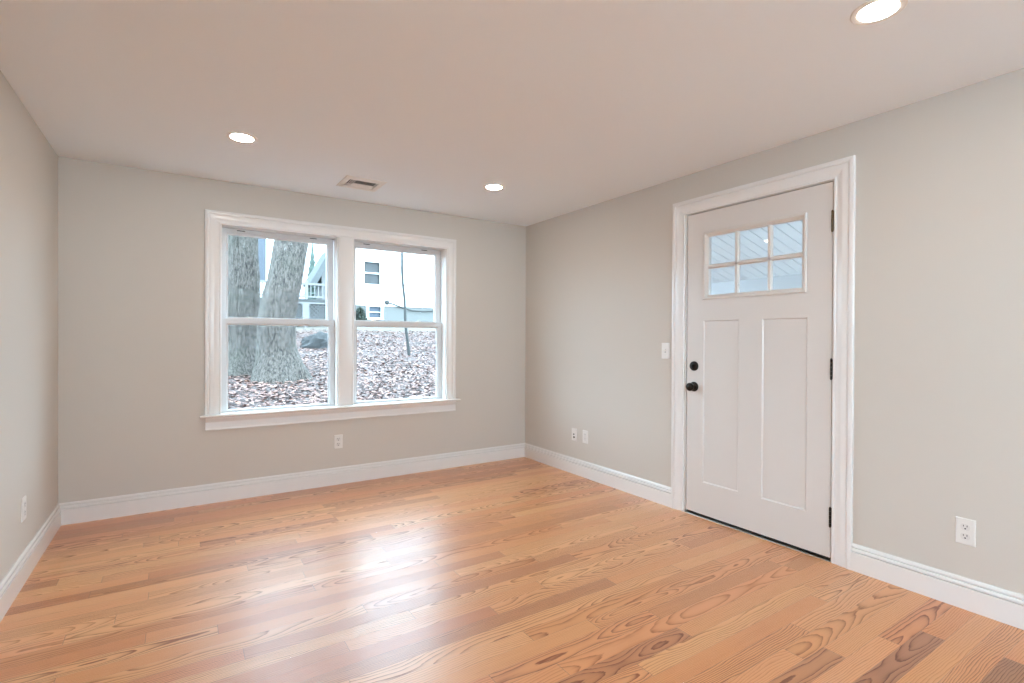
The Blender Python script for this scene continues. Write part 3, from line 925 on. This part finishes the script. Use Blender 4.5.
# ================================================================ ceiling fixtures
def downlight(x, y, label):
    e = tag(empty('ceiling_light', (x, y, H)), label, 'ceiling light', 'round recessed ceiling lights')
    MB().lathe((x, y, H), (0, 0, -1), [(0.084, -0.001), (0.084, 0.002), (0.081, 0.0042), (0.066, 0.0048), (0.060, 0.003), (0.060, -0.001)], 40).build('trim_ring', M_PLATE, e, smooth=30)
    MB().lathe((x, y, H), (0, 0, -1), [(0.0595, -0.0005), (0.0595, 0.0040), (0.056, 0.0052), (0.0, 0.0056)], 40).build('diffuser', M_LAMP, e, smooth=30)
    return e


downlight(0.308, 3.379, 'round recessed ceiling light above the left end of the window')
downlight(2.037, 3.393, 'round recessed ceiling light near the far right corner of the ceiling')
downlight(2.074, 0.819, 'round recessed ceiling light nearest the viewer, at the top right')
downlight(0.308, 0.819, 'round recessed ceiling light overhead, out of view')

# supply vent
e = tag(empty('ceiling_vent', (1.159, 3.888, H)), 'white rectangular ceiling air vent above the window', 'vent')
FX0, FX1, FY0, FY1 = 1.009, 1.309, 3.737, 4.032
prof = [(0.0, 0.0), (0.0, 0.0025), (0.08, 0.0050), (0.80, 0.0085), (1.0, 0.0060), (1.0, -0.012)]
mb = MB(); n = len(prof)
cor = [((FX0, FY0), (VX0 + .002, VY0 + .002)), ((FX1, FY0), (VX1 - .002, VY0 + .002)), ((FX1, FY1), (VX1 - .002, VY1 - .002)), ((FX0, FY1), (VX0 + .002, VY1 - .002))]
for (ox, oy), (ix, iy) in cor:
    mb.v += [(ox + (ix - ox) * q, oy + (iy - oy) * q, H - d) for q, d in prof]
for i in range(4):
    j = (i + 1) % 4
    for k in range(n - 1):
        mb.f.append((i * n + k, i * n + k + 1, j * n + k + 1, j * n + k))
mb.build('vent_frame', M_PLATE, e, smooth=25)
ix0, ix1, iy0, iy1 = VX0 + .003, VX1 - .003, VY0 + .003, VY1 - .003


def slat(p, q, tilt, wdt=0.020, th=0.0012, rise=0.017):
    """blade from p to q (xy), tilted; tilt vector = direction the upper edge leans (xy)"""
    p, q = Vector((*p, H)), Vector((*q, H)); t = Vector((*tilt, 0))
    lo_, hi_ = -0.004, -0.004 + rise
    a = lambda c, s, z, k: c + t * s + Vector((0, 0, z)) + Vector((0, 0, k))
    mb = MB()
    r = []
    for c in (p, q):
        r.append([c - t * wdt / 2 + Vector((0, 0, lo_)), c + t * wdt / 2 + Vector((0, 0, hi_)),
                  c + t * wdt / 2 + Vector((0, 0, hi_ + th * 1.6)), c - t * wdt / 2 + Vector((0, 0, lo_ + th * 1.6))])
    return mb.loft(r).build('louver', M_PLATE, e)


xa, xb = ix0 + 0.052, ix1 - 0.004
for i in range(5):
    y = iy0 + 0.010 + i * 0.0215
    slat((xa, y), (xb, y), (0, 1), 0.019, 0.0009, 0.0055)
for i in range(3):
    y = iy0 + 0.117 + i * 0.0215
    slat((xa, y), (xb, y), (0, -1), 0.020, 0.0012, 0.0065)
for i in range(3):
    x = ix0 + 0.0115 + i * 0.0150
    MB().box((x - 0.003, iy0, H - 0.0055), (x + 0.003, iy1, H - 0.0035)).build('louver', M_PLATE, e)
mb = MB()
mb.add([(VX0 + .001, VY0 + .001, H + .014), (VX1 - .001, VY0 + .001, H + .014), (VX1 - .001, VY1 - .001, H + .014), (VX0 + .001, VY1 - .001, H + .014),
        (VX0 + .001, VY0 + .001, H + .118), (VX1 - .001, VY0 + .001, H + .118), (VX1 - .001, VY1 - .001, H + .118), (VX0 + .001, VY1 - .001, H + .118)],
       [(4, 5, 6, 7), (0, 1, 5, 4), (1, 2, 6, 5), (2, 3, 7, 6), (3, 0, 4, 7)])
mb.build('duct_boot', M_DUCT, e)

# ================================================================ outdoors
GA, GB = 0.20, 0.095


def gz(x, y):
    z = GA + GB * (y - 5.0) if y > 5 else GA
    if y > 24: z = GA + GB * 19 + 0.03 * (y - 24)
    if x > 3.15:
        k = min(1, max(0, (5.6 - y) / 2.0)); z = z * (1 - k) + (-0.14) * k
    return z


mb = MB(); rows = []
xs = [-30, -20, -12, -7, -4, -2] + [-1 + 0.5 * i for i in range(31)] + [16, 19, 24, 32, 42]
ys = [4.60 + 0.4 * i for i in range(50)] + [26, 30, 38, 50, 70]
for y in ys:
    rows.append([(x, y, gz(x, y) + 0.05 * (noise.noise(Vector((x * .7, y * .7, 0)))) * (1 if y > 6 else 0.2)) for x in xs])
mb.loft(rows, close=False, caps=False)
xs2 = [3.24, 4, 5, 6, 8, 12, 20, 42]
pt = MB().add([(-14, -16, -.14), (3.23, -16, -.14), (3.23, B - WT - .01, -.14), (L - WT - .01, B - WT - .01, -.14), (L - WT - .01, 4.5, -.14), (-14, 4.5, -.14),
              (-14, -16, -.4), (3.23, -16, -.4), (3.23, B - WT - .01, -.4), (L - WT - .01, B - WT - .01, -.4), (L - WT - .01, 4.5, -.4), (-14, 4.5, -.4)],
             [(0, 1, 2, 3, 4, 5), (11, 10, 9, 8, 7, 6)] + [(i, (i + 1) % 6, 6 + (i + 1) % 6, 6 + i) for i in range(6)])
tag(pt.build('added_patio', paint('pale_bounce_pavers', (0.66, 0.67, 0.68), 0.9, 0.05)), 'pale stone paving, unseen, added to bounce daylight indoors', 'ground', kind=HAS)  # unseen ground, added and kept pale to bounce daylight up to the ceiling
mb.loft([[(x, y, gz(x, y)) for x in xs2] for y in (-12, -6, -2, 0, 2, 3.6, 4.2, 4.60)], close=False, caps=False)
tag(mb.build('ground', M_SOIL, smooth=60), 'leaf covered slope rising behind the window', 'ground', kind=HAS)

# fallen leaves: nobody could count them
rnd = random.Random(3)
mb = MB()
for i in range(32000):
    q = rnd.random()
    y = 5.2 + (q ** 1.25) * 13.5
    cx = 0.02 + 0.30 * y
    x = cx + rnd.uniform(-1, 1) * (0.8 + 0.26 * y)
    if (x - 1.36) ** 2 + (y - 8.9) ** 2 < 0.30 ** 2 or (x - 0.86) ** 2 + (y - 9.95) ** 2 < 0.30 ** 2 or (x - 2.9) ** 2 + (y - 13.35) ** 2 < 0.35 ** 2:
        continue
    s = rnd.uniform(0.020, 0.044)
    a = rnd.uniform(0, 2 * math.pi)
    c, sn = math.cos(a), math.sin(a)
    zz = gz(x, y) + 0.05 * noise.noise(Vector((x * .7, y * .7, 0))) * (1 if y > 6 else 0.2)
    tz1, tz2, lift = rnd.uniform(-.35, .35), rnd.uniform(-.3, .3), rnd.uniform(0.010, 0.03)
    cup = rnd.uniform(-0.25, 0.45)
    pts = [(-1, 0, 0), (-.35, -.55, cup), (.45, -.5, cup), (1, 0, .1), (.45, .5, cup), (-.35, .55, cup)]
    vv = []
    for px, py, pz in pts:
        X, Y = px * s, py * s * 0.9
        vv.append((x + X * c - Y * sn, y + X * sn + Y * c, zz + lift + pz * s * .5 + X * tz1 + Y * tz2))
    mb.add(vv, [(0, 1, 2, 3), (0, 3, 4, 5)])
tag(mb.build('fallen_leaves', M_LEAF), 'dry brown and pale fallen leaves covering the slope outside', 'leaves', kind='stuff')


def trunk_mesh(path, seg=96, flare=None, seed=0):
    """path = [(x, y, z, r)] resampled, bark ridges displaced"""
    pts = []
    for (a, b) in zip(path[:-1], path[1:]):
        n = max(2, int((b[2] - a[2]) / 0.03)) if b[2] < 3.4 else 10
        for i in range(n):
            t = i / n
            pts.append(tuple(a[k] + (b[k] - a[k]) * t for k in range(4)))
    pts.append(path[-1])
    z0 = path[0][2]
    rings = []
    for x, y, z, r in pts:
        ring = []
        for k in range(seg):
            an = 2 * math.pi * k / seg
            rr = r * (1 + 0.03 * noise.noise(Vector((math.cos(an) * 17 + seed, math.sin(an) * 17, z * 4.5))) + 0.10 * noise.noise(Vector((math.cos(an) * 2.2 + seed, math.sin(an) * 2.2, z * .8)))
                      + 0.055 * noise.noise(Vector((math.cos(an) * 9 + seed, math.sin(an) * 9, z * 1.6))))
            if flare:
                hgt = max(0, 1 - (z - z0) / flare[1])
                lob = sum(max(0, math.cos(an - la)) ** 10 * lw for la, lw in flare[2])
                rr += hgt ** 1.8 * (flare[0] * 0.45 + lob)
            ring.append((x + rr * math.cos(an), y + rr * math.sin(an), z))
        rings.append(ring)
    return MB().loft(rings)


tr = tag(empty('large_tree', (1.25, 9.2, 0.55)), 'large two-stemmed grey tree with flaring roots outside the left window', 'tree')
rp = [(1.36, 8.9, 0.38, 0.34), (1.355, 8.9, 0.70, 0.335), (1.335, 8.9, 0.86, 0.31), (1.307, 8.9, 1.08, 0.285), (1.297, 8.9, 1.52, 0.272), (1.354, 8.9, 1.84, 0.276),
      (1.43, 8.9, 2.16, 0.261), (1.543, 8.9, 2.83, 0.245), (1.75, 8.95, 4.0, 0.225), (2.1, 9.0, 6.0, 0.19), (2.5, 9.1, 9.0, 0.13)]
trunk_mesh(rp, flare=(0.20, 0.75, [(-0.35, 0.18), (-1.6, 0.16), (-2.5, 0.14), (0.8, 0.2), (2.2, 0.2)]), seed=4).build('trunk', M_BARK, tr, smooth=60)
lp = [(0.83, 9.95, 0.48, 0.36), (0.86, 9.95, 0.85, 0.33), (0.88, 9.95, 1.3, 0.295), (0.90, 9.95, 1.9, 0.29), (0.90, 9.95, 2.6, 0.276), (0.88, 9.95, 3.4, 0.265), (0.8, 10.0, 5.5, 0.22), (0.6, 10.1, 9.0, 0.14)]
trunk_mesh(lp, flare=(0.16, 0.8, [(-1.9, 0.25), (-1.0, 0.2), (-2.8, 0.3), (1.5, 0.2)]), seed=11).build('trunk', M_BARK, tr, smooth=60)
for pts_, rad_ in (([(2.05, 9.0, 5.7), (2.7, 9.2, 6.8), (3.6, 9.3, 7.6), (4.8, 9.5, 8.0)], [.09, .07, .05, .02]),
                   ([(0.78, 10.0, 5.6), (0.1, 10.2, 6.9), (-0.9, 10.4, 7.8), (-2.0, 10.5, 8.1)], [.1, .08, .05, .02]),
                   ([(2.3, 9.05, 7.4), (1.8, 9.3, 8.5), (1.5, 9.6, 9.8)], [.07, .05, .02])):
    MB().tube(pts_, rad_).build('branch', M_BARK, tr, smooth=60)

# thin sapling
sp_ = tag(empty('sapling', (4.61, 11.6, 0.82)), 'thin crooked young tree standing outside the right window', 'tree')
MB().tube([(4.62, 11.6, 0.79), (4.59, 11.6, 1.07), (4.54, 11.6, 1.40), (4.52, 11.6, 1.61), (4.50, 11.6, 2.14), (4.455, 11.6, 2.49), (4.435, 11.6, 2.82), (4.43, 11.6, 3.27), (4.42, 11.6, 3.91), (4.40, 11.6, 4.6), (4.45, 11.6, 5.4)],
          [.040, .034, .032, .031, .030, .028, .031, .026, .023, .018, .010], 12).build('trunk', M_TWIG, sp_, smooth=60)
for pts_, rad_ in (([(4.435, 11.6, 2.83), (4.40, 11.55, 2.87), (4.38, 11.52, 2.93)], [.018, .013, .006]),
                   ([(4.46, 11.6, 2.45), (4.50, 11.55, 2.50), (4.51, 11.52, 2.52)], [.014, .010, .006])):
    MB().tube(pts_, rad_, 8).build('branch', M_TWIG, sp_, smooth=60)

# rock
mb = MB()
seg = 16
rings = []
for i in range(8):
    ph = math.pi / 2 * (i / 7)
    ring = []
    for k in range(seg):
        an = 2 * math.pi * k / seg
        d = Vector((math.cos(an) * math.cos(ph), math.sin(an) * math.cos(ph), math.sin(ph)))
        w_ = 1 + 0.45 * noise.noise(d * 1.9 + Vector((5, 2, 1)))
        ring.append((2.90 + 0.40 * d.x * w_, 13.35 + 0.36 * d.y * w_, 0.92 + 0.42 * d.z * w_))
    rings.append(ring)
tag(mb.loft(rings).build('rock', M_STONE_SHADE), 'dark grey rock lying on the leafy slope right of the big tree', 'rock')

# white neighbouring house
YH = 23.0
hs = tag(empty('white_house', (9, YH, 1.9)), 'white clapboard house with a pale foundation beyond the right window', 'house')
X0, X1 = 5.10, 17.0
WINH = (7.00, 7.72, 3.68, 4.68)
BWH = (7.22, 7.78, 2.16, 2.66)
mb = grid_wall([X0, X1], [2.70, 8.4], [WINH], 0.03, 0.2, lambda u, v, d: (u, YH + d, v))
mb.box((X0, YH + 0.2, 2.70), (X1, YH + 9.0, 8.4))
z = 2.72
while z < 8.3:
    spans = [(X0, X1)]
    if z + 0.12 > WINH[2] - 0.12 and z < WINH[3] + 0.12:
        spans = [(X0, WINH[0] - 0.10), (WINH[1] + 0.10, X1)]
    for a, b in spans:
        sec = [(0.03, z), (0.005, z), (0.018, z + 0.115), (0.03, z + 0.115)]
        mb.loft([[(a, YH + q, w_) for q, w_ in sec], [(b, YH + q, w_) for q, w_ in sec]])
    z += 0.115
mb.build('clapboard_wall', M_SIDING, hs)
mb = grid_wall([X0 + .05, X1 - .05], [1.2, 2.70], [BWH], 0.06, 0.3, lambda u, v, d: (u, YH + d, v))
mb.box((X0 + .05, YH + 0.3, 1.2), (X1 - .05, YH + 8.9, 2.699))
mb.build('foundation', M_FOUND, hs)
# upstairs window
mb = MB()
rect_frame(mb, WINH[0] - .10, WINH[1] + .10, WINH[2] - .08, WINH[3] + .12, .10, .10, .08, .12, YH - 0.03, YH + .10)
mb.box((WINH[0] - .17, YH - 0.09, WINH[2] - .16), (WINH[1] + .19, YH + .03, WINH[2] - .08))
mb.box((WINH[0], YH + 0.0, 4.15), (WINH[1], YH + 0.08, 4.21))
wd = mb.build('window', M_SIDING, hs)
MB().box((WINH[0], YH + 0.085, WINH[2]), (WINH[1], YH + 0.10, WINH[3])).build('pane', M_HOUSEGLASS, wd)
mb = MB()
rect_frame(mb, BWH[0] - .12, BWH[1] + .12, BWH[2] - .09, BWH[3] + .03, .12, .12, .09, .03, YH - 0.02, YH + .2)
mb.box((BWH[0], YH + .02, 2.395), (BWH[1], YH + .10, 2.425))
wd = mb.build('window', M_SIDING, hs)
MB().box((BWH[0], YH + 0.12, BWH[2]), (BWH[1], YH + 0.14, BWH[3])).build('pane', M_BLIND, wd)
MB().loft([[(x, YH - .5, 8.35), (x, YH + 4.6, 11.2), (x, YH + 9.5, 8.35), (x, YH + 9.5, 8.5), (x, YH + 4.6, 11.4), (x, YH - .5, 8.5)] for x in (X0 - .4, X1 + .4)]).build('roof', M_ROOF, hs)
MB().lathe((8.06, YH + 0.02, 2.88), (0, -1, 0), [(0.0, 0), (0.10, 0.0), (0.11, 0.06), (0.06, 0.12), (0.0, 0.13)], 14).build('wall_lamp', M_CABLE, hs)
MB().tube([(8.15, YH - .02, 2.86), (8.3, YH - .03, 2.83), (8.79, YH - .03, 2.67), (9.29, YH - .03, 2.54), (9.8, YH - .03, 2.52), (10.4, YH - .03, 2.56), (11.2, YH - .03, 2.62)], 0.028, 8).build('cable', M_CABLE, hs)

# white deck with railing and lattice skirt, left of the house
dk = tag(empty('porch_deck', (3.9, 20.0, 1.8)), 'white railed deck with a lattice skirt seen right of the big tree', 'deck')
DX0, DX1, DY0 = 2.2, 5.05, 20.0
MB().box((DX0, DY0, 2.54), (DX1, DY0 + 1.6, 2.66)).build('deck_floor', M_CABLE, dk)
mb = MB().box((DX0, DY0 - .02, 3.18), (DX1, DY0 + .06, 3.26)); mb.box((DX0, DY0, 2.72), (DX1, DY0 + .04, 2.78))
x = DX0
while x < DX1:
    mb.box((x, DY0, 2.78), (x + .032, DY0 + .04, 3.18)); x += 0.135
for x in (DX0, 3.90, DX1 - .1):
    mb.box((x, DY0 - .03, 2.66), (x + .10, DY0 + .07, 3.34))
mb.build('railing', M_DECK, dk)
MB().box((DX0 + .05, DY0 + .35, 1.5), (DX1 - .05, DY0 + 1.5, 2.539)).build('under_deck_shade', M_STONE_SHADE, dk)  # dark block standing in for the shade under the deck
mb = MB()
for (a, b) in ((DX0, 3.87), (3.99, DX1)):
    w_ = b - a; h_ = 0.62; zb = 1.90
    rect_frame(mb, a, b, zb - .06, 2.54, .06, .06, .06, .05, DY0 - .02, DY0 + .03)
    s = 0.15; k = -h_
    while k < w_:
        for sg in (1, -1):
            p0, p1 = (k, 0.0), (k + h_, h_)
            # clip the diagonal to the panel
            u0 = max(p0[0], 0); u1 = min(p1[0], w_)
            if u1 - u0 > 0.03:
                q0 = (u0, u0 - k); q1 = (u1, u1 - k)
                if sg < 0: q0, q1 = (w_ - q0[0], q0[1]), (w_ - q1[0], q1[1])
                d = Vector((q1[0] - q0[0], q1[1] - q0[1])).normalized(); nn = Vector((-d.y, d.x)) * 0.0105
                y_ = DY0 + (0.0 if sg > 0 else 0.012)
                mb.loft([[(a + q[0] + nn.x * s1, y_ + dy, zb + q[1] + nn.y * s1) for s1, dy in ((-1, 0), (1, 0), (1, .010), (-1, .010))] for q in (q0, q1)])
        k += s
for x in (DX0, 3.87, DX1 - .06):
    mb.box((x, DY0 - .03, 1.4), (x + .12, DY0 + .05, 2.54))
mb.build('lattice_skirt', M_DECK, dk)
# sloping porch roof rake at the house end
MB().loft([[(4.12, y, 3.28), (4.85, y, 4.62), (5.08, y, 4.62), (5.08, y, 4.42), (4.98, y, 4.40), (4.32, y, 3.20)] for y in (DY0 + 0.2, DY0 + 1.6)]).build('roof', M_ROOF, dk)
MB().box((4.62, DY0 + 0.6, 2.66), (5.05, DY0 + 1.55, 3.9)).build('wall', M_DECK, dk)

# narrow evergreen behind the deck
ev = tag(empty('evergreen_tree', (4.65, 22.4, 1.85)), 'narrow pointed evergreen behind the white railing', 'tree')
mb = MB()
rings = []
rnd = random.Random(8)
for i in range(34):
    t = i / 33
    z = 2.3 + 3.0 * t
    r = (0.33 * (1 - t) ** 1.25 + 0.015) * (1 + 0.35 * ((i % 3) / 2 - .5))
    rings.append([(4.65 + r * math.cos(2 * math.pi * k / 18) * rnd.uniform(.75, 1.2), 22.4 + r * math.sin(2 * math.pi * k / 18) * rnd.uniform(.75, 1.2), z) for k in range(18)])
mb.loft(rings).build('foliage', M_GREEN, ev)
MB().tube([(4.65, 22.4, 1.75), (4.65, 22.4, 2.5)], [.07, .06]).build('trunk', M_TWIG, ev)

# blue-grey house glimpsed between the stems
bh = tag(empty('blue_house', (1.9, 27.0, 2)), 'blue-grey house glimpsed between the two tree stems', 'house')
MB().box((-4.0, 27.0, 3.95), (3.50, 34.0, 8.0)).build('upper_wall', M_BLUESID, bh)
MB().box((-3.9, 27.2, 1.6), (3.70, 33.9, 3.95)).build('lower_wall', M_SIDING, bh)
MB().loft([[(-4.4, 26.6, 7.9), (-.25, 26.6, 10.6), (3.9, 26.6, 7.9), (3.9, 26.6, 8.1), (-.25, 26.6, 10.85), (-4.4, 26.6, 8.1)], [(-4.4, 34.4, 7.9), (-.25, 34.4, 10.6), (3.9, 34.4, 7.9), (3.9, 34.4, 8.1), (-.25, 34.4, 10.85), (-4.4, 34.4, 8.1)]]).build('roof', M_ROOF, bh)

# shrub at the foundation
mb = MB()
rnd = random.Random(21)
for i in range(520):
    an = rnd.uniform(0, 2 * math.pi); ph = rnd.uniform(0, math.pi / 2); q = rnd.uniform(.6, 1)
    c = Vector((6.70 + .34 * math.cos(an) * math.cos(ph) * q, 22.6 + .3 * math.sin(an) * math.cos(ph) * q, 1.86 + .72 * math.sin(ph) * q))
    d = Vector((rnd.uniform(-1, 1), rnd.uniform(-1, 1), rnd.uniform(-.3, 1))).normalized() * rnd.uniform(.05, .09)
    s_ = d.cross(Vector((rnd.random(), rnd.random(), rnd.random()))).normalized() * .022
    mb.add([c - d, c + s_, c + d, c - s_], [(0, 1, 2, 3)])
sh = tag(empty('shrub', (6.70, 22.6, 1.85)), 'small dark shrub at the foot of the white house', 'shrub')
mb.build('foliage', M_SHRUB, sh)
for q in range(7):
    an = q * 0.9
    MB().tube([(6.70, 22.6, 1.78), (6.70 + .12 * math.cos(an), 22.6 + .1 * math.sin(an), 2.1), (6.70 + .24 * math.cos(an), 22.6 + .2 * math.sin(an), 2.4)], [.012, .009, .004], 6).build('stem', M_TWIG, sh)

# covered porch outside the door: boarded ceiling sloping down to a beam
pr = tag(empty('porch_roof', (4.3, 3.0, 0)), 'white boarded porch ceiling and beam seen through the door panes', 'porch')
SL = 0.271
pz = lambda x: 1.910 + SL * (5.40 - x)
PY0, PY1 = -0.6, 4.55
mb = MB()
y = PY0; BW = 0.1135
while y < PY1:
    a, b = y + 0.003, y + BW - 0.003
    sec = lambda x: [(x, a, pz(x) + .012), (x, a + .003, pz(x)), (x, b - .003, pz(x)), (x, b, pz(x) + .012)]
    mb.loft([sec(R + WT + .01), sec(5.395)])
    y += BW
mb.build('ceiling_boards', M_SOFFIT, pr)
MB().loft([[(x, y, pz(x) + q) for y, q in ((PY0, .0115), (PY1, .0115), (PY1, .12), (PY0, .12))] for x in (R + WT + .005, 5.62)]).build('roof_deck', M_SOFFITGAP, pr)
MB().box((5.395, PY0, 1.772), (5.50, PY1, 2.02)).build('beam', M_BEAM, pr)
MB().box((R + WT + .02, PY0, -.155), (5.52, PY1, -.115)).build('unseen_porch_floor', M_DECK, pr)  # unseen floor, added to set how much light bounces onto the porch ceiling
for y in (PY0, PY1 - .1):
    MB().box((5.40, y, -.116), (5.50, y + .1, 1.773)).build('post', M_SOFFIT, pr)
